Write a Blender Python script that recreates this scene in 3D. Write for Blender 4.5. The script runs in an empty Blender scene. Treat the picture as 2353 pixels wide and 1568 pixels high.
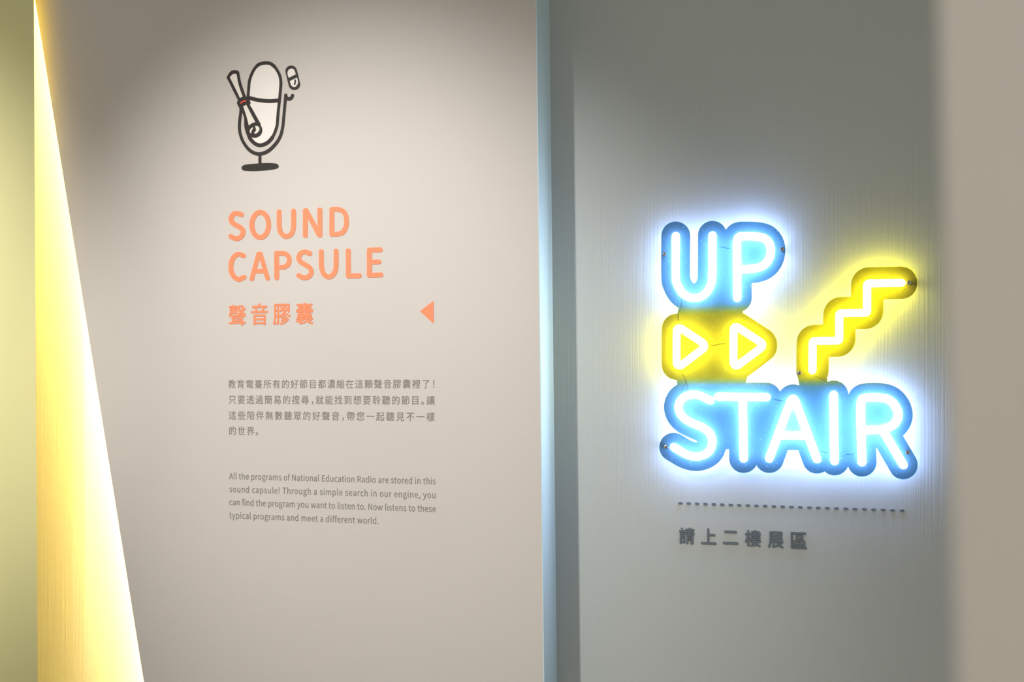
import bpy, math, os
import numpy as np
from mathutils import Matrix, Vector

# ------------------------------------------------------------------ camera, world, lights, exposure
S = bpy.context.scene
COL = S.collection
W, H = 2353, 1568
F = 2290.0                    # focal length in pixels
CU, CV = 1176.5, 850.0        # principal column, horizon row
EYE = 1.5                     # camera height
TH = math.radians(13.6)       # the walls turn away by this angle
ST, CT = math.sin(TH), math.cos(TH)

cam_d = bpy.data.cameras.new('camera')
cam = bpy.data.objects.new('camera', cam_d)
COL.objects.link(cam)
cam_d.sensor_fit = 'HORIZONTAL'
cam_d.sensor_width = 36.0
cam_d.lens = 36.0 * F / W
cam_d.shift_y = (CV - H / 2) / W
cam_d.clip_start = 0.02
cam.location = (0, 0, EYE)
cam.rotation_euler = (math.radians(90), 0, 0)
cam_d.dof.use_dof = True
cam_d.dof.focus_distance = 1.66
cam_d.dof.aperture_fstop = 4.2
S.camera = cam

S.view_settings.view_transform = 'Standard'
S.view_settings.look = 'None'
S.view_settings.gamma = 1.0
S.view_settings.use_curve_mapping = False
S.view_settings.exposure = 0.0
S.cycles.use_denoising = True
S.cycles.max_bounces = 8
S.cycles.transparent_max_bounces = 16
S.cycles.sample_clamp_indirect = 6.0

wd = bpy.data.worlds.new('world')
S.world = wd
wd.use_nodes = True
wd.node_tree.nodes['Background'].inputs[0].default_value = (1.0, 0.965, 0.87, 1)
wd.node_tree.nodes['Background'].inputs[1].default_value = 0.72


def spot(name, loc, aim, power, color, angle, blend, radius):
    d = bpy.data.lights.new(name, 'SPOT')
    d.energy = power
    d.color = color
    d.spot_size = math.radians(angle)
    d.spot_blend = blend
    d.shadow_soft_size = radius
    o = bpy.data.objects.new(name, d)
    COL.objects.link(o)
    o.location = loc
    o.rotation_euler = (Vector(aim) - Vector(loc)).to_track_quat('-Z', 'Y').to_euler()
    return o


def area(name, mat, sx, sy, power, color):
    d = bpy.data.lights.new(name, 'AREA')
    d.shape = 'RECTANGLE'
    d.size, d.size_y = sx, sy
    d.energy = power
    d.color = color
    o = bpy.data.objects.new(name, d)
    COL.objects.link(o)
    o.matrix_world = mat
    return o


spot('wall_washer_spotlight', (-1.0, 0.2, 2.72), (-0.25, 1.80, 1.42), 178, (1.0, 0.95, 0.91), 41, 1.0, 0.03)
spot('right_wall_fill', (-0.7, -0.6, 2.7), (0.11, 0.20, 1.45), 44, (1.0, 0.95, 0.90), 56, 1.0, 0.10)  # added fill that brightens the right-hand wall, not a known fitting
spot('left_wall_fill', (-1.5, -0.3, 2.4), (-1.46, 1.89, 1.58), 262, (1.0, 0.97, 0.86), 39, 1.0, 0.03)  # added unseen light to lift the yellow-green wall

# ------------------------------------------------------------------ planes
C_A = 1.70 * CT               # distance from the eye to the front (text) wall
C_B = C_A + 0.111             # the sign wall is set back by the thickness of the front one
E_S, E_Z, E_N = Vector((CT, -ST, 0)), Vector((0, 0, 1)), Vector((-ST, -CT, 0))


def uv(u, v, c):
    """a measured point of the photograph laid on a wall plane at distance c -> (s, y) on that wall"""
    dx, dz = (u - CU) / F, -(v - CV) / F
    t = c / (dx * ST + CT)
    return (t * (dx * CT - ST), t * dz)


def world(s, y, c):
    return E_S * s + Vector((ST, CT, 0)) * c + Vector((0, 0, EYE + y))


def frame(s, y, c):
    m = Matrix((E_S, E_Z, E_N)).transposed().to_4x4()
    m.translation = world(s, y, c)
    return m


# ------------------------------------------------------------------ materials
def srgb(r, g, b):
    return tuple(((x / 255) / 12.92 if x / 255 <= 0.04045 else ((x / 255 + 0.055) / 1.055) ** 2.4) for x in (r, g, b))


def new_mat(name):
    m = bpy.data.materials.new(name)
    m.use_nodes = True
    return m, m.node_tree.nodes, m.node_tree.links, m.node_tree.nodes['Principled BSDF']


def paint(name, col, rough=0.55, stroke=0.0, trowel=0.0, vary=0.04, spec=0.35):
    """wall paint: vertical brush marks and broad trowel unevenness as relief, faint tone variation"""
    m, N, L, B = new_mat(name)
    tc = N.new('ShaderNodeTexCoord')
    n0 = N.new('ShaderNodeTexNoise')
    n0.inputs['Scale'].default_value = 2.2
    n0.inputs['Detail'].default_value = 5
    L.new(tc.outputs['Object'], n0.inputs['Vector'])
    mix = N.new('ShaderNodeMix')
    mix.data_type = 'RGBA'
    mix.inputs['A'].default_value = (*[c * (1 - vary) for c in col], 1)
    mix.inputs['B'].default_value = (*[min(1, c * (1 + vary)) for c in col], 1)
    L.new(n0.outputs['Fac'], mix.inputs['Factor'])
    L.new(mix.outputs['Result'], B.inputs['Base Color'])
    B.inputs['Roughness'].default_value = rough
    B.inputs['Specular IOR Level'].default_value = spec
    # brush marks
    mp = N.new('ShaderNodeMapping')
    mp.inputs['Scale'].default_value = (330, 3.0, 330)
    L.new(tc.outputs['Object'], mp.inputs['Vector'])
    n1 = N.new('ShaderNodeTexNoise')
    n1.inputs['Scale'].default_value = 1.0
    n1.inputs['Detail'].default_value = 3
    L.new(mp.outputs['Vector'], n1.inputs['Vector'])
    b1 = N.new('ShaderNodeBump')
    b1.inputs['Strength'].default_value = stroke
    b1.inputs['Distance'].default_value = 0.0009
    L.new(n1.outputs['Fac'], b1.inputs['Height'])
    # trowel unevenness
    n2 = N.new('ShaderNodeTexNoise')
    n2.inputs['Scale'].default_value = 26
    n2.inputs['Detail'].default_value = 4
    n2.inputs['Distortion'].default_value = 1.0
    L.new(tc.outputs['Object'], n2.inputs['Vector'])
    b2 = N.new('ShaderNodeBump')
    b2.inputs['Strength'].default_value = trowel
    b2.inputs['Distance'].default_value = 0.001
    L.new(n2.outputs['Fac'], b2.inputs['Height'])
    L.new(b1.outputs['Normal'], b2.inputs['Normal'])
    L.new(b2.outputs['Normal'], B.inputs['Normal'])
    return m


def vinyl(name, col, rough=0.5):
    m, N, L, B = new_mat(name)
    tc = N.new('ShaderNodeTexCoord')
    n = N.new('ShaderNodeTexNoise')
    n.inputs['Scale'].default_value = 40
    L.new(tc.outputs['Object'], n.inputs['Vector'])
    mix = N.new('ShaderNodeMix')
    mix.data_type = 'RGBA'
    mix.inputs['A'].default_value = (*[c * 0.97 for c in col], 1)
    mix.inputs['B'].default_value = (*[min(1, c * 1.03) for c in col], 1)
    L.new(n.outputs['Fac'], mix.inputs['Factor'])
    L.new(mix.outputs['Result'], B.inputs['Base Color'])
    B.inputs['Roughness'].default_value = rough
    B.inputs['Specular IOR Level'].default_value = 0.25
    return m


def glow(name, col, strength):
    m, N, L, B = new_mat(name)
    B.inputs['Base Color'].default_value = (0.9, 0.9, 0.9, 1)
    B.inputs['Emission Color'].default_value = (*col, 1)
    B.inputs['Emission Strength'].default_value = strength
    return m


M_A = paint('warm_grey_wall_paint', (0.60, 0.565, 0.535), stroke=0.03, trowel=0.10)
M_B = paint('grey_brushed_wall_paint', (0.45, 0.477, 0.462), stroke=0.42, trowel=0.06)
M_G = paint('yellow_green_wall_paint', (0.78, 0.745, 0.38), stroke=0.03, trowel=0.05)
M_R = paint('beige_grey_wall_paint', (0.60, 0.565, 0.555), stroke=0.05, trowel=0.05)
M_C = paint('white_ceiling_paint', (0.62, 0.61, 0.58))
M_F = paint('grey_floor_screed', (0.32, 0.31, 0.29), rough=0.4, trowel=0.2)
M_END = paint('pale_blue_end', (0.56, 0.72, 0.79))
M_ORANGE = vinyl('coral_orange_vinyl', (0.96, 0.28, 0.14))
M_TEXT = vinyl('grey_vinyl', (0.24, 0.225, 0.20))
M_DARK = vinyl('charcoal_vinyl', (0.030, 0.024, 0.022))
M_WHITE = vinyl('off_white_vinyl', (0.86, 0.82, 0.79))
M_PAPER = vinyl('cream_vinyl', (0.80, 0.755, 0.69))
M_RED = vinyl('red_vinyl', (0.95, 0.09, 0.06))
M_SLATE = vinyl('slate_grey_acrylic', (0.135, 0.16, 0.18), 0.35)
M_BLUE_L = glow('ice_blue_neon', (0.44, 0.56, 1.0), 60.0)
M_YEL_L = glow('yellow_neon', (1.0, 0.91, 0.07), 60.0)

M_STEEL, N_, L_, B_ = new_mat('screw_steel')
B_.inputs['Base Color'].default_value = (0.50, 0.50, 0.50, 1)
B_.inputs['Metallic'].default_value = 1.0
B_.inputs['Roughness'].default_value = 0.32
M_RECESS, N_, L_, B_ = new_mat('screw_recess')
B_.inputs['Base Color'].default_value = (0.03, 0.03, 0.03, 1)
B_.inputs['Roughness'].default_value = 0.6
M_EDGE, N_, L_, B_ = new_mat('polished_acrylic_edge')
B_.inputs['Base Color'].default_value = (0.93, 0.95, 0.98, 1)
B_.inputs['Roughness'].default_value = 0.15
B_.inputs['Transmission Weight'].default_value = 0.35
M_WIRE, N_, L_, B_ = new_mat('clear_wire_sleeve')
B_.inputs['Base Color'].default_value = (0.92, 0.92, 0.88, 1)
B_.inputs['Roughness'].default_value = 0.3

# clear acrylic plate: lets most light through, with surface sheen and dust
M_ACR = bpy.data.materials.new('glow_tinted_acrylic')
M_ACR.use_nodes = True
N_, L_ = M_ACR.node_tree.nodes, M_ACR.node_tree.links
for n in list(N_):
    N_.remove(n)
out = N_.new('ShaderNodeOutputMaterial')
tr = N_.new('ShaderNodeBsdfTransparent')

# the tubes' glow is put into the sheet's colour: blue behind the letters, yellow behind the arrows and the stair line
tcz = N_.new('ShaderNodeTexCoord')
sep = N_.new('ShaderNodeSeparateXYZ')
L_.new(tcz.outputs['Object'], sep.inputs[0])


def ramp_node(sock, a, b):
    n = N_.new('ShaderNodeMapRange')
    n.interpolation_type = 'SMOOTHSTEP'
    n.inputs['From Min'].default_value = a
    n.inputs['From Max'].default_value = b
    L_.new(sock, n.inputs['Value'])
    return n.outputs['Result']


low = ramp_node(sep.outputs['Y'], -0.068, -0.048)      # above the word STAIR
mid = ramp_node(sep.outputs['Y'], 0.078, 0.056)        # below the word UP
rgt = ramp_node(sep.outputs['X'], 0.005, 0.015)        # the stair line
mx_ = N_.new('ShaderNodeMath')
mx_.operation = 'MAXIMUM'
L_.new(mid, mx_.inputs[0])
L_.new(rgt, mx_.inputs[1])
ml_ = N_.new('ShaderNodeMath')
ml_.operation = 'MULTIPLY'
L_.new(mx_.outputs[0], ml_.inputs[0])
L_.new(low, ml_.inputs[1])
glow_tint = N_.new('ShaderNodeMix')
glow_tint.data_type = 'RGBA'
glow_tint.inputs['A'].default_value = (0.22, 0.385, 0.47, 1)
glow_tint.inputs['B'].default_value = (0.46, 0.425, 0.06, 1)
L_.new(ml_.outputs[0], glow_tint.inputs['Factor'])
L_.new(glow_tint.outputs['Result'], tr.inputs[0])
df = N_.new('ShaderNodeBsdfDiffuse')
df.inputs[0].default_value = (0.8, 0.82, 0.85, 1)
gl = N_.new('ShaderNodeBsdfGlossy')
gl.inputs['Roughness'].default_value = 0.12
tc = N_.new('ShaderNodeTexCoord')
vo = N_.new('ShaderNodeTexVoronoi')
vo.inputs['Scale'].default_value = 140
L_.new(tc.outputs['Object'], vo.inputs['Vector'])
lt = N_.new('ShaderNodeMath')
lt.operation = 'LESS_THAN'
lt.inputs[1].default_value = 0.075
L_.new(vo.outputs['Distance'], lt.inputs[0])
du = N_.new('ShaderNodeMath')
du.operation = 'MULTIPLY_ADD'
du.inputs[1].default_value = 0.35
du.inputs[2].default_value = 0.04
L_.new(lt.outputs[0], du.inputs[0])
m1 = N_.new('ShaderNodeMixShader')
L_.new(du.outputs[0], m1.inputs[0])
L_.new(tr.outputs[0], m1.inputs[1])
L_.new(df.outputs[0], m1.inputs[2])
fr = N_.new('ShaderNodeFresnel')
fr.inputs['IOR'].default_value = 1.3
m2 = N_.new('ShaderNodeMixShader')
L_.new(fr.outputs[0], m2.inputs[0])
L_.new(m1.outputs[0], m2.inputs[1])
L_.new(gl.outputs[0], m2.inputs[2])
L_.new(m2.outputs[0], out.inputs[0])


# ------------------------------------------------------------------ object helpers
def tag(o, label=None, cat=None, group=None, kind=None):
    for k, x in (('label', label), ('category', cat), ('group', group), ('kind', kind)):
        if x:
            o[k] = x
    return o


class Anchor:
    """where a thing sits on a wall: its origin (s, y) and the wall's distance c"""
    def __init__(self, u, v, c, h=0.0):
        self.c = c - h
        self.s, self.y = uv(u, v, self.c)

    def loc(self, pts, c=None):
        out = []
        for u, v in pts:
            s, y = uv(u, v, c or self.c)
            out.append((s - self.s, y - self.y))
        return out

    def matrix(self):
        return frame(self.s, self.y, self.c)


def empty(name, anc):
    o = bpy.data.objects.new(name, None)
    COL.objects.link(o)
    o.empty_display_size = 0.05
    o.matrix_world = anc.matrix()
    return o


def link(name, mesh, mat, parent=None, matrix=None):
    o = bpy.data.objects.new(name, mesh)
    COL.objects.link(o)
    if mat is not None:
        mesh.materials.clear()
        mesh.materials.append(mat)
    if parent is not None:
        o.parent = parent
    if matrix is not None:
        o.matrix_world = matrix
    return o


def curve_mesh(loops, depth, bevel=0.0, lift=0.0):
    """closed loops (outer edges and holes) -> a solid plate of the given thickness standing from lift"""
    cu = bpy.data.curves.new('tmp', 'CURVE')
    cu.dimensions = '2D'
    cu.fill_mode = 'BOTH'
    cu.extrude = max(depth / 2 - bevel, 1e-6)
    cu.bevel_depth = bevel
    cu.bevel_resolution = 1
    cu.offset = -bevel
    for lp in loops:
        sp = cu.splines.new('POLY')
        sp.points.add(len(lp) - 1)
        for i, (x, y) in enumerate(lp):
            sp.points[i].co = (x, y, 0, 1)
        sp.use_cyclic_u = True
    ob = bpy.data.objects.new('tmp', cu)
    COL.objects.link(ob)
    dg = bpy.context.evaluated_depsgraph_get()
    me = bpy.data.meshes.new_from_object(ob.evaluated_get(dg))
    me.transform(Matrix.Translation((0, 0, depth / 2 + lift)))
    bpy.data.objects.remove(ob)
    bpy.data.curves.remove(cu)
    return me


def tube_mesh(pts, r, closed=False, res=4, order=None):
    """pts 3D -> round tube with rounded ends"""
    cu = bpy.data.curves.new('tmp', 'CURVE')
    cu.dimensions = '3D'
    cu.bevel_depth = r
    cu.bevel_resolution = res
    cu.use_fill_caps = True
    sp = cu.splines.new('POLY')
    P = [Vector(p) for p in pts]
    R = [1.0] * len(P)
    if not closed:                       # rounded ends
        for end in (0, -1):
            a, b = (P[0], P[1]) if end == 0 else (P[-1], P[-2])
            d = (a - b).normalized()
            ext = [(a + d * r * math.sin(t), math.cos(t)) for t in (0.5, 0.95, 1.35)]
            if end == 0:
                P = [e[0] for e in reversed(ext)] + P
                R = [e[1] for e in reversed(ext)] + R
            else:
                P = P + [e[0] for e in ext]
                R = R + [e[1] for e in ext]
    sp.points.add(len(P) - 1)
    for i, p in enumerate(P):
        sp.points[i].co = (*p, 1)
        sp.points[i].radius = R[i]
    sp.use_cyclic_u = closed
    sp.use_smooth = True
    ob = bpy.data.objects.new('tmp', cu)
    COL.objects.link(ob)
    dg = bpy.context.evaluated_depsgraph_get()
    me = bpy.data.meshes.new_from_object(ob.evaluated_get(dg))
    bpy.data.objects.remove(ob)
    bpy.data.curves.remove(cu)
    for p in me.polygons:
        p.use_smooth = True
    return me


def smooth(pts, closed=False, n=6):
    """Catmull-Rom through the points (extra columns such as a radius are carried along)"""
    P = [np.array(p, float) for p in pts]
    k = len(P)
    out = []
    rng = range(k if closed else k - 1)
    for i in rng:
        p1, p2 = P[i], P[(i + 1) % k]
        p0 = P[i - 1] if (i > 0 or closed) else 2 * p1 - p2
        p3 = P[(i + 2) % k] if (i + 2 < k or closed) else 2 * p2 - p1
        for j in range(n):
            t = j / n
            out.append(0.5 * (2 * p1 + (p2 - p0) * t + (2 * p0 - 5 * p1 + 4 * p2 - p3) * t * t + (3 * p1 - p0 - 3 * p2 + p3) * t ** 3))
    if not closed:
        out.append(P[-1])
    return [tuple(p) for p in out]


# ------------------------------------------------------------------ outlines of brush strokes
def sd_seg(X, Y, a, b, ra, rb):
    ax, ay = a
    bx, by = b[0] - ax, b[1] - ay
    L2 = bx * bx + by * by + 1e-12
    t = np.clip(((X - ax) * bx + (Y - ay) * by) / L2, 0, 1)
    return np.hypot(X - ax - t * bx, Y - ay - t * by) - (ra + (rb - ra) * t)


def sd_poly(X, Y, poly):
    d = np.full(X.shape, 1e9)
    inside = np.zeros(X.shape, bool)
    n = len(poly)
    for i in range(n):
        (x0, y0), (x1, y1) = poly[i][:2], poly[(i + 1) % n][:2]
        d = np.minimum(d, sd_seg(X, Y, (x0, y0), (x1, y1), 0, 0))
        if y0 != y1:
            c = ((y0 > Y) != (y1 > Y)) & (X < (x1 - x0) * (Y - y0) / (y1 - y0) + x0)
            inside ^= c
    return np.where(inside, -d, d)


def contour(strokes=(), polys=(), step=0.5, pad=None, keep_holes=True):
    """strokes: lists of (x, y, r); polys: closed polygons. Union outline by marching squares."""
    allp = [p[:2] for s in strokes for p in s] + [p[:2] for q in polys for p in q]
    rm = max([p[2] for s in strokes for p in s] + [0.0]) + 2 * step
    xs, ys = [p[0] for p in allp], [p[1] for p in allp]
    gx = np.arange(min(xs) - rm, max(xs) + rm + step, step)
    gy = np.arange(min(ys) - rm, max(ys) + rm + step, step)
    X, Y = np.meshgrid(gx, gy)
    D = np.full(X.shape, 1e9)
    for s in strokes:
        for a, b in zip(s[:-1], s[1:]):
            D = np.minimum(D, sd_seg(X, Y, a[:2], b[:2], a[2], b[2]))
    for q in polys:
        D = np.minimum(D, sd_poly(X, Y, q))
    D = np.where(np.abs(D) < 1e-9, 1e-9, D)
    ins = D < 0
    code = ins[:-1, :-1] * 1 + ins[:-1, 1:] * 2 + ins[1:, 1:] * 4 + ins[1:, :-1] * 8
    nxt = {}

    def ept(i, j, e):    # edge e of cell (i, j) -> key, point
        if e == 0:
            k = (i, j, 0)
        elif e == 1:
            k = (i, j + 1, 1)
        elif e == 2:
            k = (i + 1, j, 0)
        else:
            k = (i, j, 1)
        return k

    TAB = {1: [(3, 0)], 2: [(0, 1)], 3: [(3, 1)], 4: [(1, 2)], 5: [(3, 2), (1, 0)], 6: [(0, 2)], 7: [(3, 2)], 8: [(2, 3)], 9: [(2, 0)],
           10: [(0, 3), (2, 1)], 11: [(2, 1)], 12: [(1, 3)], 13: [(1, 0)], 14: [(0, 3)]}
    for i, j in np.argwhere((code > 0) & (code < 15)):
        for a, b in TAB[int(code[i, j])]:
            nxt[ept(i, j, a)] = ept(i, j, b)

    def pt(k):
        i, j, ax = k
        if ax == 0:
            a, b = D[i, j], D[i, j + 1]
            return (gx[j] + step * a / (a - b), gy[i])
        a, b = D[i, j], D[i + 1, j]
        return (gx[j], gy[i] + step * a / (a - b))

    loops = []
    while nxt:
        k0, k = next(iter(nxt.items()))
        ks = [k0]
        del nxt[k0]
        while k != k0 and k in nxt:
            ks.append(k)
            k = nxt.pop(k)
        if len(ks) > 6:
            loops.append([pt(q) for q in ks])
    if not keep_holes:
        loops = [max(loops, key=lambda l: abs(shoelace(l)))]
    return [simplify(l, step * 0.07) for l in loops]


def shoelace(l):
    a = np.array(l)
    return 0.5 * float(np.sum(a[:, 0] * np.roll(a[:, 1], -1) - np.roll(a[:, 0], -1) * a[:, 1]))


def simplify(loop, tol):
    """drop points that lie on the line between kept neighbours"""
    out = [loop[0]]
    i, n = 0, len(loop)
    while i < n - 1:
        j = min(i + 1, n - 1)
        best = j
        for q in range(i + 2, min(i + 24, n)):
            a, b = np.array(loop[i]), np.array(loop[q])
            d = b - a
            L = math.hypot(*d) + 1e-12
            seg = np.array(loop[i + 1:q])
            if np.max(np.abs((seg[:, 0] - a[0]) * d[1] - (seg[:, 1] - a[1]) * d[0])) / L > tol:
                break
            best = q
        out.append(loop[best])
        i = best
    return out[:-1] if len(out) > 3 and out[-1] == out[0] else out


# ------------------------------------------------------------------ the room
def slab(name, loops_sy, depth, c, mat, kind='structure', parent=None, lift=0.0):
    me = curve_mesh(loops_sy, depth, 0.0, lift)
    o = link(name, me, mat, parent, None if parent else frame(0, 0, c))
    if kind and not parent:
        o['kind'] = kind
    return o


def boxmesh(x0, x1, y0, y1, z0, z1):
    v = [(x, y, z) for z in (z0, z1) for y in (y0, y1) for x in (x0, x1)]
    f = [(0, 2, 3, 1), (4, 5, 7, 6), (0, 1, 5, 4), (2, 6, 7, 3), (0, 4, 6, 2), (1, 3, 7, 5)]
    me = bpy.data.meshes.new('box')
    me.from_pydata(v, [], f)
    return me


Z0, Z1 = -EYE, 1.30           # floor and ceiling relative to the eye
fl = tag(link('floor', boxmesh(-4, 3, -3, 3.2, -0.1, 0), M_F), kind='structure')
ce = tag(link('ceiling', boxmesh(-4, 3, -3, 3.2, EYE + Z1, EYE + Z1 + 0.1), M_C), kind='structure')

# sign wall (runs on behind the front wall to the lit recess at the left)
wb = slab('wall_back', [[(-2.9, Z0), (2.2, Z0), (2.2, Z1), (-2.9, Z1)]], 0.10, C_B, M_B, lift=-0.10)


def edge_line(p, q, c):
    (s0, y0), (s1, y1) = uv(*p, c), uv(*q, c)
    return lambda y: s0 + (s1 - s0) * (y - y0) / (y1 - y0)


eL = edge_line((80.5, 0), (330.5, 1568), C_A)
eR = edge_line((1231, 0), (1248.5, 1568), C_A)
# front wall: an 18 mm board whose slanted left end overhangs the core, so the recess light can hide behind it
wf = slab('wall_front', [[(eL(Z0), Z0), (eR(Z0), Z0), (eR(Z1), Z1), (eL(Z1), Z1)]], 0.016, C_A, M_A, lift=-0.016)
core = slab('core', [[(eL(Z0) + 0.10, Z0), (eR(Z0), Z0), (eR(Z1), Z1), (eL(Z1) + 0.10, Z1)]], 0.095, C_A, M_A, parent=wf, lift=-0.111)

# pale blue end board of the front wall, facing the sign
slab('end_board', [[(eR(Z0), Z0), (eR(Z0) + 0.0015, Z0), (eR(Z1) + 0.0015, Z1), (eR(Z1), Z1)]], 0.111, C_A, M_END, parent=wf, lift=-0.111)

# recess light: a slanted LED strip behind the board, shining at the sign wall and out to the left
yA, yB = Z0 + 0.02, Z1 - 0.02
pa, pb = world(eL(yA) + 0.022, yA, C_A + 0.046), world(eL(yB) + 0.022, yB, C_A + 0.046)
ax = (pb - pa).normalized()
toward = (-E_N * 1.0 - E_S * 0.10)
toward = (toward - ax * toward.dot(ax)).normalized()
zl = -toward
xl = ax.cross(zl).normalized()
mt = Matrix((xl, ax, zl)).transposed().to_4x4()
mt.translation = (pa + pb) / 2
area('recess_led_strip', mt, 0.012, (pb - pa).length, 64, (1.0, 0.65, 0.18))

# yellow-green wall at the left, a little nearer than the front wall
GY = 1.893
def at_y(u, v, Y):
    return ((u - CU) / F * Y, EYE - (v - CV) / F * Y)
g0, g1 = at_y(78, 0, GY), at_y(86, 1568, GY)
def gx_(z):
    return g0[0] + (g1[0] - g0[0]) * (z - g0[1]) / (g1[1] - g0[1])
v = []
for Y in (GY, GY + 0.012):
    k = Y / GY
    for x, z in ((-2.2, 0.0), (gx_(0.0) * k * (1.02 if Y > GY else 1), 0.0), (gx_(EYE + Z1) * k * (1.02 if Y > GY else 1), EYE + Z1), (-2.2, EYE + Z1)):
        v.append((x, Y, z))
me = bpy.data.meshes.new('wall_left')
me.from_pydata(v, [], [(0, 1, 2, 3), (7, 6, 5, 4), (1, 5, 6, 2), (0, 3, 7, 4), (0, 4, 5, 1), (3, 2, 6, 7)])
tag(link('wall_left', me, M_G), kind='structure')

# right-hand wall close beside the camera, ending in a slightly slanted edge (far out of focus)
XR = 0.11
def yr(z):
    ya, za = XR * F / (2158 - CU), EYE + CV / F * XR * F / (2158 - CU)
    yb, zb = XR * F / (2200 - CU), EYE - (H - CV) / F * XR * F / (2200 - CU)
    yb_, za_, zb_ = yb, EYE + CV * XR / (2158 - CU), EYE - (H - CV) * XR / (2200 - CU)
    return yb_ + (ya - yb_) * (z - zb_) / (za_ - zb_)
zt = EYE + Z1
v = []
for X in (XR, XR + 0.12):
    for y, z in ((-2.9, 0.0), (yr(0.0), 0.0), (yr(zt), zt), (-2.9, zt)):
        v.append((X, y, z))
me = bpy.data.meshes.new('wall_right')
me.from_pydata(v, [], [(3, 2, 1, 0), (4, 5, 6, 7), (2, 6, 5, 1), (4, 7, 3, 0), (0, 1, 5, 4), (7, 6, 2, 3)])
tag(link('wall_right', me, M_R), kind='structure')


# ------------------------------------------------------------------ title lettering (traced strokes)
def crop(ox, oy, k):
    return lambda pts, r=None: [(ox + p[0] / k, oy + p[1] / k) + (((p[2] if len(p) > 2 else r) / k,) if (r or len(p) > 2) else ()) for p in pts]


T1, T2 = crop(510, 460, 7.84), crop(700, 460, 7.84)


def ell(cx, cy, rx, ry, n=40):
    return [(cx + rx * math.cos(2 * math.pi * i / n), cy + ry * math.sin(2 * math.pi * i / n)) for i in range(n + 1)]


R0 = 43
def sm(p, closed=False, n=5):
    return smooth(p, closed, n)

LETTERS_1 = [
    [T1(sm([(352, 262), (275, 239), (215, 252), (174, 300), (166, 350), (190, 408), (260, 455), (330, 492), (374, 540), (381, 590), (352, 652), (300, 688), (240, 692), (163, 655)]), R0)],
    [T1(ell(692, 447, 151, 227), 44)],
    [T1(sm([(1032, 212), (1034, 440), (1045, 535), (1080, 612), (1165, 657), (1250, 612), (1282, 535), (1292, 440), (1292, 198)]), R0)],
    [T2([(14, 190), (14, 640)], R0), T2([(30, 190), (262, 628)], R0), T2([(275, 176), (278, 630)], R0)],
    [T2([(492, 168), (492, 617)], R0), T2([(492, 168)] + sm([(580, 163), (680, 192), (742, 275), (757, 385), (740, 495), (680, 585), (590, 614)]) + [(492, 617)], R0)],
]
LETTERS_2 = [
    [T1(sm([(390, 1003), (315, 975), (240, 1002), (180, 1090), (163, 1200), (180, 1315), (240, 1400), (315, 1428), (400, 1390)]), R0)],
    [T1([(540, 1420), (662, 970)], 40), T1([(824, 1410), (694, 970)], 40), T1([(662, 970), (694, 970)], 40), T1([(590, 1280), (775, 1278)], 40)],
    [T1([(986, 958), (988, 1402)], R0), T1([(987, 957)] + sm([(1110, 957), (1185, 995), (1215, 1080), (1190, 1165), (1115, 1210)]) + [(987, 1214)], 42)],
    [T2(sm([(95, 962), (10, 934), (-60, 955), (-100, 1010), (-103, 1050), (-75, 1110), (0, 1158), (80, 1208), (120, 1270), (112, 1335), (60, 1388), (-5, 1399), (-60, 1385), (-105, 1357)]), R0)],
    [T2(sm([(302, 930), (304, 1170), (318, 1265), (355, 1342), (435, 1387), (515, 1342), (555, 1265), (568, 1170), (568, 918)]), R0)],
    [T2([(787, 914), (790, 1368), (982, 1362)], 44)],
    [T2([(1168, 903), (1168, 1355)], 45), T2([(1168, 903), (1364, 895)], 44), T2([(1168, 1118), (1337, 1114)], 44), T2([(1168, 1355), (1374, 1347)], 44)],
]


def flat_shape(name, anc, mat, strokes=(), polys=(), depth=0.0008, lift=0.0, parent=None, step=0.5, keep_holes=True, bevel=0.0):
    loops = [anc.loc(l) for l in contour(strokes, polys, step, keep_holes=keep_holes)]
    me = curve_mesh(loops, depth, bevel, lift)
    return link(name, me, mat, parent, None if parent else anc.matrix())


aT = Anchor(526, 552, C_A)
t = tag(empty('title_word', aT), 'coral orange rounded capitals reading SOUND, first line of the wall title', 'lettering', 'coral orange title lettering')
for L in LETTERS_1:
    flat_shape('letter', aT, M_ORANGE, L, parent=t)
aT = Anchor(526, 646, C_A)
t = tag(empty('title_word', aT), 'coral orange rounded capitals reading CAPSULE, second line of the wall title', 'lettering', 'coral orange title lettering')
for L in LETTERS_2:
    flat_shape('letter', aT, M_ORANGE, L, parent=t)

aM = Anchor(981, 717, C_A)
o = flat_shape('arrow_mark', aM, M_ORANGE, strokes=[[(966.3, 715.3, .7), (995.8, 693.3, .7), (995.8, 742.3, .7), (966.3, 715.3, .7)]],
               polys=[[(966.3, 715.3), (995.8, 693.3), (995.8, 742.3)]], step=0.4)
tag(o, 'coral orange triangle pointing left beside the Chinese title', 'arrow')

# ------------------------------------------------------------------ fonts
FONT = None
try:
    fdir = bpy.utils.system_resource('DATAFILES', path='fonts')
    FONT = bpy.data.fonts.load(os.path.join(fdir, 'Noto Sans CJK Regular.woff2'))
except Exception:
    FONT = None           # the built-in font falls back to the same glyphs


def text_mesh(s, space=1.0, depth=0.0, res=3):
    cu = bpy.data.curves.new('tmp', 'FONT')
    cu.body = s
    if FONT:
        cu.font = FONT
    cu.size = 1.0
    cu.space_character = space
    cu.resolution_u = res
    cu.extrude = depth / 2
    ob = bpy.data.objects.new('tmp', cu)
    COL.objects.link(ob)
    dg = bpy.context.evaluated_depsgraph_get()
    me = bpy.data.meshes.new_from_object(ob.evaluated_get(dg))
    bpy.data.objects.remove(ob)
    bpy.data.curves.remove(cu)
    return me


def arr(me):
    a = np.empty(len(me.vertices) * 3)
    me.vertices.foreach_get('co', a)
    return a.reshape(-1, 3)


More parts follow.
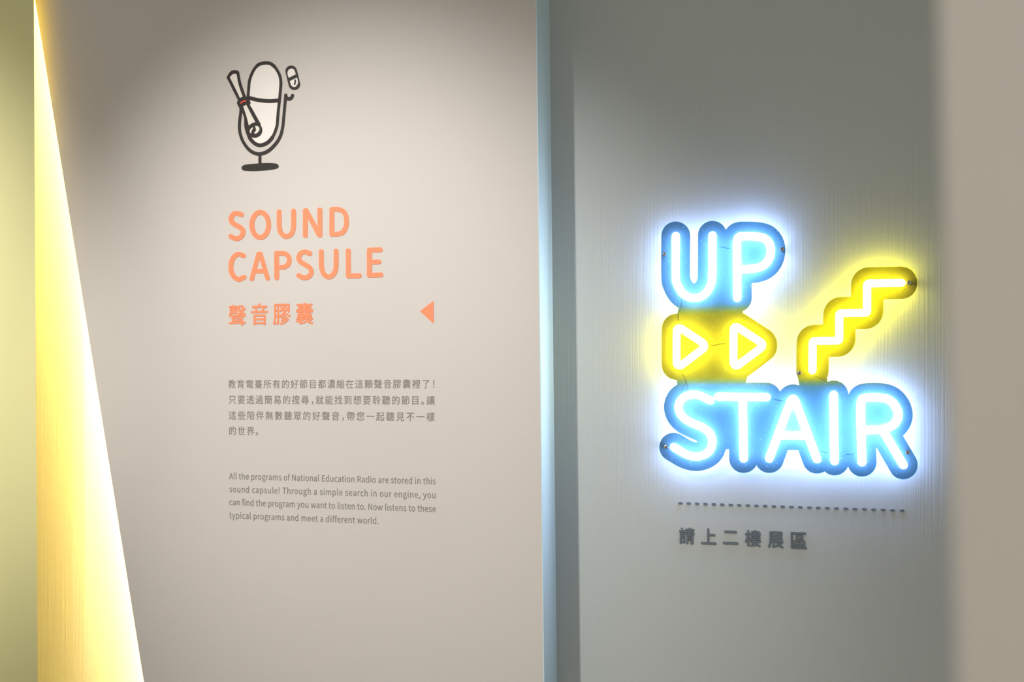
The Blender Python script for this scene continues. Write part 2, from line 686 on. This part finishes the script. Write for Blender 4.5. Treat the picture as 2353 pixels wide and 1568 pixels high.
def font_scale():
    me = text_mesh('國')
    a = arr(me)
    k = 0.885 / (a[:, 1].max() - a[:, 1].min())          # the character is 0.885 of its em box high
    y_mid = (a[:, 1].max() + a[:, 1].min()) / 2 * k
    adv = [arr(text_mesh('國' * n))[:, 0].max() for n in (1, 2)]
    return k, y_mid, (adv[1] - adv[0]) * k


FK, FMID, FADV = font_scale()
GLY = {}
def glyph(ch):
    if ch not in GLY:
        me = text_mesh(ch, 1.0, 1.0)
        v = arr(me) * np.array([FK, FK, 1.0])
        f = [tuple(p.vertices) for p in me.polygons]
        GLY[ch] = (v, f)
        bpy.data.meshes.remove(me)
    return GLY[ch]


def fat_glyph_mesh(ch, x0, x1, y0, y1, depth, grow):
    """glyph fitted into the box and thickened with a round brush of radius grow"""
    v, f = glyph(ch)
    mn, mx = v.min(0), v.max(0)
    q = np.empty_like(v)
    q[:, 0] = x0 + grow + (v[:, 0] - mn[0]) / max(mx[0] - mn[0], 1e-6) * (x1 - x0 - 2 * grow)
    q[:, 1] = y0 + grow + (v[:, 1] - mn[1]) / max(mx[1] - mn[1], 1e-6) * (y1 - y0 - 2 * grow)
    V, Fc = [], []
    n = 10 if grow > 0 else 1
    for i in range(n):
        a = 2 * math.pi * i / n
        w = q.copy()
        w[:, 0] += grow * math.cos(a)
        w[:, 1] += grow * math.sin(a)
        w[:, 2] = np.where(v[:, 2] > 0, depth + i * 2e-6, 0.0)
        off = len(V)
        V.extend(map(tuple, w))
        Fc.extend(tuple(k + off for k in p) for p in f)
    me = bpy.data.meshes.new('glyph')
    me.from_pydata(V, [], Fc)
    return me


def glyph_line(chars, boxes, c, mat, parent, anc, depth, grow_px, name='character'):
    for ch, (u0, u1, v0, v1) in zip(chars, boxes):
        um = (u0 + u1) / 2
        (xa, _), (xb, _) = anc.loc([(u0, v0), (u1, v0)])
        (_, yt), (_, yb) = anc.loc([(um, v0), (um, v1)])
        g = grow_px / F * 1.7
        me = fat_glyph_mesh(ch, xa, xb, yb, yt, depth, g)
        # horizontals follow the wall, so no shear is needed
        link(name, me, mat, parent)


aC = Anchor(526, 747, C_A)
t = tag(empty('chinese_title', aC), 'coral orange Chinese title of four characters under the word CAPSULE', 'lettering', 'coral orange title lettering')
glyph_line('聲音膠囊', [(526.2, 565.2, 700.7, 748.6), (576.7, 616.1, 697.7, 747), (627.6, 667.7, 698.4, 747), (679.5, 720.1, 695.8, 745.8)],
           C_A, M_ORANGE, t, aC, 0.0008, 0.8)

# ------------------------------------------------------------------ paragraph in Chinese
aP = Anchor(526, 990, C_A)
t = tag(empty('chinese_paragraph', aP), 'small grey Chinese paragraph of four lines in the middle of the front wall', 'lettering', 'small grey wall text')
PX = 1.7 / F                                                         # about one pixel on the wall


def put_line(text, centres, v0, v1, em_px, name='text_line'):
    """text: characters; centres: their columns in the photo; v0, v1: row of the em-box middle at the first and last column"""
    V, Fc = [], []
    ua, ub = centres[0], centres[-1]
    for ch, u in zip(text, centres):
        vv = v0 + (v1 - v0) * (u - ua) / max(ub - ua, 1)
        (x, y), = aP.loc([(u, vv)])
        scale = em_px * PXW
        gv, gf = glyph(ch)
        w = np.empty_like(gv)
        if ch in '，。！':
            cx = (gv[:, 0].min() + gv[:, 0].max()) / 2
        else:
            cx = FADV / 2
        w[:, 0] = x + (gv[:, 0] - cx) * scale * 0.94
        w[:, 1] = y + (gv[:, 1] - FMID) * scale
        w[:, 2] = np.where(gv[:, 2] > 0, 0.0005, 0.0)
        off = len(V)
        V.extend(map(tuple, w))
        Fc.extend(tuple(k + off for k in p) for p in gf)
    me = bpy.data.meshes.new('line')
    me.from_pydata(V, [], Fc)
    link(name, me, M_TEXT, t)


PXW = (uv(760, 880, C_A)[1] - uv(760, 881, C_A)[1])                   # height of one pixel on the front wall near the text


def spaced(uc0, uc1, n):
    s0, s1 = uv(uc0, 900, C_A)[0], uv(uc1, 900, C_A)[0]
    out = []
    for i in range(n):
        s = s0 + (s1 - s0) * i / (n - 1)
        # column whose wall point is s
        lo, hi = 400.0, 1300.0
        for _ in range(40):
            m = (lo + hi) / 2
            if uv(m, 900, C_A)[0] < s:
                lo = m
            else:
                hi = m
        out.append((lo + hi) / 2)
    return out


c1 = spaced(533, 978.8, 22) + [996.8]
put_line('教育電臺所有的好節目都濃縮在這顆聲音膠囊裡了！', c1, 883.4, 883.0, 21.8)
c2 = spaced(534, 701, 9) + [718.2] + spaced(734.5, 954.3, 11) + [970.8, 989.5]
put_line('只要透過簡易的搜尋，就能找到想要聆聽的節目。讓', c2, 919.0, 920.8, 21.8)
c3 = spaced(534.2, 771, 12) + [788.3] + spaced(805.8, 989.4, 9)
put_line('這些陪伴無數聽眾的好聲音，帶您一起聽見不一樣', c3, 955.0, 958.6, 21.8)
put_line('的世界。', [534.3, 554.8, 575.8, 590.5], 990.6, 991.4, 21.8)

# ------------------------------------------------------------------ paragraph in English
aE = Anchor(526, 1192, C_A)
t2 = tag(empty('english_paragraph', aE), 'small grey English paragraph of four lines low on the front wall', 'lettering', 'small grey wall text')
ENG = [('All the programs of National Education Radio are stored in this', 526.6, 1101.2, 1000.8, 1113.4),
       ('sound capsule! Through a simple search in our engine, you', 527.2, 1131.3, 1000.6, 1145.5),
       ('can find the program you want to listen to. Now listens to these', 527.2, 1161.0, 1001.2, 1177.3),
       ('typical programs and meet a different world.', 527.4, 1191.3, 869.6, 1204.6)]
CAP = 19.4      # em height in pixels
for s, u0, v0, u1, v1 in ENG:
    (xa, ya), (xb, yb) = aE.loc([(u0, v0), (u1, v1)])
    em = CAP * PXW * FK
    want = (xb - xa) / em
    wid = []
    for sp in (1.0, 1.1):
        me = text_mesh(s, sp)
        a = arr(me)
        wid.append(a[:, 0].max() - a[:, 0].min())
        bpy.data.meshes.remove(me)
    squeeze = 0.865                       # the face is slightly condensed
    sp = 1.0 + 0.1 * (want / squeeze - wid[0]) / (wid[1] - wid[0])
    me = text_mesh(s, sp, 1.0)
    a = arr(me)
    mn, mx = a[:, 0].min(), a[:, 0].max()
    b = np.empty_like(a)
    b[:, 0] = xa + (a[:, 0] - mn) / (mx - mn) * (xb - xa)
    b[:, 1] = a[:, 1] * em + ya + (yb - ya) * (a[:, 0] - mn) / (mx - mn)
    b[:, 2] = np.where(a[:, 2] > 0, 0.0005, 0)
    me.vertices.foreach_set('co', b.ravel())
    link('text_line', me, M_TEXT, t2)

# ------------------------------------------------------------------ microphone emblem
aX = Anchor(598, 390, C_A)
em = tag(empty('microphone_emblem', aX), 'charcoal and white microphone emblem with a rolled scroll above the title', 'emblem')
E = crop(510, 130, 11.2)
body = sm([(675, 1020), (690, 850), (705, 660), (750, 500), (830, 335), (935, 218), (1040, 178), (1140, 168), (1245, 182), (1350, 258), (1440, 385),
           (1498, 520), (1518, 680), (1508, 860), (1485, 1100), (1460, 1330), (1445, 1480), (1428, 1700), (1412, 1810), (1340, 2010), (1240, 2160),
           (1120, 2250), (980, 2285), (865, 2250), (755, 2150), (675, 2010), (628, 1860), (612, 1700), (640, 1350)], True, 4)
flat_shape('capsule_body', aX, M_WHITE, polys=[E(body)], depth=0.0003, parent=em)
rad = [38 if p[1] < 300 or p[1] > 2000 else 37 for p in body]
out_pts = [(p[0], p[1], 44 if p[1] < 260 else (48 if p[1] > 2080 else 37)) for p in body]
flat_shape('outline', aX, M_DARK, [E(out_pts + out_pts[:1])], depth=0.0006, parent=em)
flat_shape('band', aX, M_DARK, [E(sm([(700, 1064), (850, 1104), (1000, 1130), (1200, 1148), (1350, 1143), (1470, 1125)]), 50)], depth=0.0007, parent=em)
cr = sm([(490, 1330, 37), (485, 1456, 37), (460, 1640, 38), (452, 1820, 38), (470, 1980, 38), (535, 2170, 39), (640, 2335, 41), (750, 2440, 44), (860, 2495, 46), (960, 2510, 47),
         (1090, 2485, 47), (1225, 2410, 46), (1345, 2295, 44), (1450, 2160, 42), (1525, 2000, 40), (1565, 1820, 39), (1580, 1700, 38), (1602, 1456, 38), (1631, 1140, 38), (1643, 990, 38)])
flat_shape('cradle', aX, M_DARK, [E(cr), E(sm([(1643, 990, 38), (1668, 1068, 45), (1735, 1093, 47), (1793, 1062, 43), (1820, 1000, 40)]))], depth=0.0006, parent=em)
flat_shape('stem', aX, M_DARK, polys=[E([(940, 2530), (1018, 2530), (1018, 2770), (940, 2770)])], depth=0.0005, parent=em)
flat_shape('base', aX, M_DARK, polys=[E(sm([(505, 2866), (555, 2803), (700, 2771), (940, 2754), (1180, 2741), (1380, 2754), (1440, 2781), (1463, 2826),
                                          (1440, 2871), (1360, 2901), (1150, 2931), (850, 2951), (650, 2946), (545, 2929)], True, 4))], depth=0.0006, parent=em)
scroll_dark = [
    E([(123, 545), (150, 490), (200, 410), (260, 362), (330, 350), (400, 360), (440, 388), (455, 470), (482, 620), (532, 790), (590, 960), (628, 1045), (560, 1150), (430, 1150), (300, 900), (200, 690)]),
    E(sm([(440, 1085), (520, 1040), (620, 1035), (700, 1105), (738, 1180), (722, 1240), (640, 1275), (540, 1300), (450, 1290), (400, 1235), (393, 1180), (412, 1135)], True, 4)),
    E([(405, 1240), (470, 1270), (600, 1250), (718, 1240), (800, 1376), (890, 1540), (1000, 1736), (1000, 1800), (760, 2090), (660, 1990), (602, 1860), (576, 1700), (580, 1606), (535, 1456), (520, 1450), (460, 1350)]),
    E(ell(845, 1896, 197, 197)[:-1])]
sc = flat_shape('scroll', aX, M_DARK, polys=scroll_dark, depth=0.0009, parent=em)
for P_ in ([(210, 540), (268, 468), (330, 441), (385, 458), (410, 620), (450, 780), (500, 930), (542, 1035), (505, 1050), (472, 1075), (400, 920), (300, 715)],
           [(555, 1288), (600, 1262), (637, 1250), (740, 1456), (865, 1691), (780, 1716), (700, 1781), (650, 1580), (612, 1456)],
           sm([(795, 1828), (802, 1864), (772, 1906), (757, 1975), (740, 1976), (722, 1925), (742, 1872)], True, 3),
           sm([(862, 1798), (885, 1788), (930, 1797), (972, 1846), (962, 1910), (915, 1968), (868, 1992), (836, 1963), (875, 1926), (884, 1880)], True, 3)):
    flat_shape('paper', aX, M_PAPER, polys=[E(P_)], depth=0.0011, parent=sc, step=0.3)
flat_shape('ribbon', aX, M_RED, [E(sm([(492, 1200), (545, 1162), (620, 1144)]), 15)], depth=0.0012, parent=sc, step=0.3)
pill = flat_shape('pill', aX, M_DARK, [E([(1785, 380, 148), (1865, 714, 149)])], depth=0.0006, parent=em)
for P_ in ([(1690, 405), (1722, 342), (1795, 308), (1862, 338), (1880, 380), (1905, 462), (1722, 550), (1695, 470)], [(1750, 635), (1935, 545), (1962, 640), (1958, 700), (1915, 770), (1855, 792), (1790, 755)]):
    flat_shape('pill_half', aX, M_WHITE, polys=[E(P_)], depth=0.0008, parent=pill, step=0.3)
flat_shape('pill_mark', aX, M_DARK, [E(sm([(1888, 610), (1894, 660), (1874, 718)]), 20)], depth=0.0010, parent=pill, step=0.3)

# ------------------------------------------------------------------ dashed line and Chinese direction line on the sign wall
DX = [241, 313, 386, 459, 532, 605, 680, 753, 828, 903, 979, 1055, 1132, 1209, 1286, 1365, 1442, 1522, 1602, 1682, 1762, 1844, 1925, 2007, 2090, 2173]
aD = Anchor(1820, 1165, C_B)
d = tag(empty('dashed_line', aD), 'row of slate grey dashes on the sign wall under the lit sign', 'dashed line')
for i, x in enumerate(DX):
    u = 1500 + x / 3.795
    v_ = 1130 + (99.5 + 65.5 * (x - 241) / 1932) / 3.795
    hw = 2.35 + 0.9 * i / 25
    flat_shape('dash', aD, M_SLATE, [[(u - hw, v_ - 0.09, 2.45), (u + hw, v_ + 0.09, 2.45)]], depth=0.002, parent=d, step=0.35)

aQ = Anchor(1562, 1250, C_B)
q = tag(empty('chinese_direction_line', aQ), 'raised slate grey Chinese line of six characters under the dashes', 'lettering')
glyph_line('請上二樓展區', [(1560.4, 1595.6, 1212.8, 1250.2), (1611, 1645.7, 1214.6, 1250.9), (1661, 1696, 1220.2, 1250.9), (1711.1, 1748.4, 1218.6, 1256.2),
                        (1764.1, 1800.1, 1222, 1259.3), (1816.8, 1853.8, 1223.8, 1261)], C_B, M_SLATE, q, aQ, 0.002, 0.6)

# ------------------------------------------------------------------ the lit sign
PL_BACK, PL_T = 0.018, 0.004          # the plate stands off the wall
aN = Anchor(1810, 800, C_B)
sign = tag(empty('neon_sign', aN), 'glowing blue and yellow sign reading UP STAIR with arrows and a stair line', 'neon sign')
U0, P0 = crop(1500, 500, 7.84), crop(1660, 500, 7.84)
A1, A2 = crop(1500, 690, 7.84), crop(1650, 690, 7.84)
S1, S2, S3 = crop(1500, 880, 7.127), crop(1680, 880, 7.127), crop(1900, 880, 7.127)
Z_ = crop(1780, 580, 4.9)


def fillet(pts, r, n=4):
    out = [pts[0]]
    for a, b, c in zip(pts[:-2], pts[1:-1], pts[2:]):
        a, b, c = map(np.array, (a, b, c))
        d1, d2 = (a - b) / np.linalg.norm(a - b), (c - b) / np.linalg.norm(c - b)
        for i in range(n + 1):
            t_ = i / n
            out.append(tuple((1 - t_) ** 2 * (b + d1 * r) + 2 * t_ * (1 - t_) * b + t_ ** 2 * (b + d2 * r)))
    out.append(pts[-1])
    return out


BLUE = {
    'U': [(U0(sm([(415, 335), (413, 1040), (440, 1200), (520, 1345), (640, 1432), (740, 1452), (860, 1430), (975, 1340), (1048, 1200), (1070, 1040), (1076, 325)])), False)],
    'P': [(P0([(268, 1450), (262, 700)] + sm([(262, 420), (295, 352), (390, 338), (620, 345), (755, 378), (840, 460), (872, 575), (850, 720), (760, 850), (620, 912), (450, 930)]) + [(290, 938)]), False)],
    'S': [(S1(sm([(945, 290), (860, 248), (760, 207), (660, 193), (560, 212), (470, 272), (427, 360), (427, 440), (470, 535), (560, 615), (700, 683), (820, 735), (920, 812), (965, 900), (973, 990),
                  (945, 1090), (875, 1160), (760, 1205), (650, 1203), (520, 1158), (410, 1092), (345, 1055)])), False)],
    'T': [(S1([(1070, 228)]) + S2([(580, 235)]), False), (S2([(190, 240), (205, 1240)]), False)],
    'A': [(S2([(625, 1240)] + sm([(975, 300), (1015, 262), (1052, 300)]) + [(1405, 1250)]), False), (S2([(790, 864), (1240, 864)]), False)],
    'I': [(S3([(112, 200), (115, 700), (126, 1280)]), False)],
    'R': [(S3([(575, 1300), (556, 700)] + sm([(555, 330), (585, 262), (670, 241), (880, 243), (1020, 282), (1120, 380), (1166, 500), (1150, 605), (1080, 695), (950, 752), (820, 770)]) + [(590, 775)]), False),
          (S3([(930, 800), (1250, 1345)]), False)],
}
YELLOW = {
    'arrow_tube': [(A1(sm([(431, 570), (447, 520), (495, 508), (560, 545), (870, 752), (920, 800), (920, 860), (865, 908), (560, 1140), (495, 1180), (447, 1165), (430, 1110)], True, 4)), True)],
    'arrow_tube.001': [(A2(sm([(281, 545), (298, 497), (345, 487), (412, 528), (720, 728), (785, 775), (795, 830), (748, 880), (412, 1135), (345, 1178), (298, 1165), (280, 1105)], True, 4)), True)],
    'stair_tube': [(Z_(fillet([(425, 1330), (427, 1000), (727, 995), (727, 687), (1040, 683), (1040, 352), (1425, 345)], 26)), False)],
}
hT = PL_BACK + PL_T / 2           # the tubes sit in slots cut through the plate
TR = 0.0068


def tube3(pts, closed):
    return [(x, y, hT) for x, y in aN.loc(pts, C_B - hT)]


def join_meshes(ms):
    V, Fc = [], []
    for m in ms:
        off = len(V)
        V += [tuple(x.co) for x in m.vertices]
        Fc += [tuple(k + off for k in p.vertices) for p in m.polygons]
        bpy.data.meshes.remove(m)
    me = bpy.data.meshes.new('tube')
    me.from_pydata(V, [], Fc)
    for p in me.polygons:
        p.use_smooth = True
    return me


for ch, strokes in BLUE.items():
    me = join_meshes([tube_mesh(tube3(p, c), TR, c) for p, c in strokes])
    tag(link('letter_tube', me, M_BLUE_L, sign), 'ice blue glowing tube shaped as the letter ' + ch)
for nm, strokes in YELLOW.items():
    me = join_meshes([tube_mesh(tube3(p, c), TR, c) for p, c in strokes])
    tag(link(nm.split('.')[0], me, M_YEL_L, sign), 'yellow glowing tube')

# plate: everything within a hand's breadth of the tubes, in one cut outline
PX_B = 1.0
st = []
for k, strokes in BLUE.items():
    R_ = 33.5
    for p, c in strokes:
        st.append([(x, y, R_) for x, y in p])
for k, strokes in YELLOW.items():
    for p, c in strokes:
        R_ = 37.5 if k.startswith('stair') else 34.5
        st.append([(x, y, R_) for x, y in p] + ([(p[0][0], p[0][1], R_)] if c else []))
st.append([(1866, 850, 36.0), (1870, 905, 30.0)])
fills = [[(1600, 920), (1700, 920), (1700, 1030), (1652, 1035), (1600, 1000)], [(1565, 690), (1700, 680), (1706, 712), (1715, 760), (1735, 800), (1715, 876), (1700, 905), (1570, 905), (1556, 882), (1545, 800), (1558, 713)]]
loops = contour(st, fills, 1.0, keep_holes=False)
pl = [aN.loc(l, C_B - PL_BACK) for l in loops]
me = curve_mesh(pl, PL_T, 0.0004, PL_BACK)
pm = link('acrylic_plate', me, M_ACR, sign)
me.materials.append(M_EDGE)
for p in me.polygons:
    if abs(p.normal.z) < 0.5:
        p.material_index = 1

# screws with stand-off posts
SCR = [(1526.8, 584), (1797, 573), (2088.5, 650), (1836.5, 857.5), (1530.5, 1027.5), (2085.5, 1040)]
hS = PL_BACK + PL_T


def disc(x, y, z0, z1, r, n=20, dome=0.0):
    V, Fc = [], []
    rings = [(r, z0), (r, z1), (r * 0.72, z1 + dome * 0.7), (r * 0.3, z1 + dome)]
    for rr, z in rings:
        for i in range(n):
            a = 2 * math.pi * i / n
            V.append((x + rr * math.cos(a), y + rr * math.sin(a), z))
    for k in range(len(rings) - 1):
        for i in range(n):
            j = (i + 1) % n
            Fc.append((k * n + i, k * n + j, (k + 1) * n + j, (k + 1) * n + i))
    Fc.append(tuple(range((len(rings) - 1) * n, len(rings) * n)))
    Fc.append(tuple(reversed(range(n))))
    me = bpy.data.meshes.new('disc')
    me.from_pydata(V, [], Fc)
    return me


for i, (u, v_) in enumerate(SCR):
    (x, y), = aN.loc([(u, v_)], C_B - hS)
    s_ = link('screw', disc(x, y, hS, hS + 0.0012, 0.0034, dome=0.0006), M_STEEL, sign)
    a = 0.6 + i * 0.4
    me = bpy.data.meshes.new('cross')
    V, Fc = [], []
    for b in (a, a + math.pi / 2):
        dx, dy = math.cos(b), math.sin(b)
        L_c, w_c = 0.0021, 0.00048
        off = len(V)
        for z in (hS + 0.0005, hS + 0.00195):
            V += [(x + dx * L_c - dy * w_c, y + dy * L_c + dx * w_c, z), (x - dx * L_c - dy * w_c, y - dy * L_c + dx * w_c, z),
                  (x - dx * L_c + dy * w_c, y - dy * L_c - dx * w_c, z), (x + dx * L_c + dy * w_c, y + dy * L_c - dx * w_c, z)]
        Fc += [(off + 4, off + 5, off + 6, off + 7)] + [(off + k, off + (k + 1) % 4, off + 4 + (k + 1) % 4, off + 4 + k) for k in range(4)]
    me.from_pydata(V, [], Fc)
    link('cross_recess', me, M_RECESS, s_)
    link('standoff', disc(x, y, 0.0, PL_BACK, 0.0028), M_STEEL, s_)

# thin connecting wires under the plate
WIRES = [A1([(520, -40), (516, 0), (512, 140), (470, 220), (460, 300), (466, 410)]), A1([(505, 1270), (560, 1370), (600, 1470)]) + S1([(550, 0), (588, 140)]),
         A1([(600, 1470)]) + S1([(530, 20), (495, 100), (508, 170)]), A1([(1010, 820), (1090, 820), (1180, 797), (1260, 786), (1385, 793)]),
         U0([(1145, 524), (1220, 532), (1330, 552), (1445, 574)]), S2([(640, 258), (700, 270), (770, 288), (840, 298), (895, 340)]),
         Z_([(430, 1375), (470, 1405), (530, 1430), (600, 1490), (645, 1570)]), S2([(1440, 1108), (1540, 1140)]) + S3([(50, 1165)]),
         S3([(205, 1212), (260, 1200), (330, 1172), (400, 1178), (440, 1160), (500, 1135)])]
for w in WIRES:
    pts = [(x, y, PL_BACK - 0.0012) for x, y in aN.loc(sm(w, False, 4), C_B - PL_BACK + 0.0012)]
    tw = [tube_mesh([(x + 0.00045 * math.sin(i * 1.1 + ph), y + 0.00045 * math.cos(i * 0.7 + ph), z) for i, (x, y, z) in enumerate(pts)], 0.00042, res=1) for ph in (0, math.pi)]
    link('connecting_wire', join_meshes(tw), M_WIRE, sign)
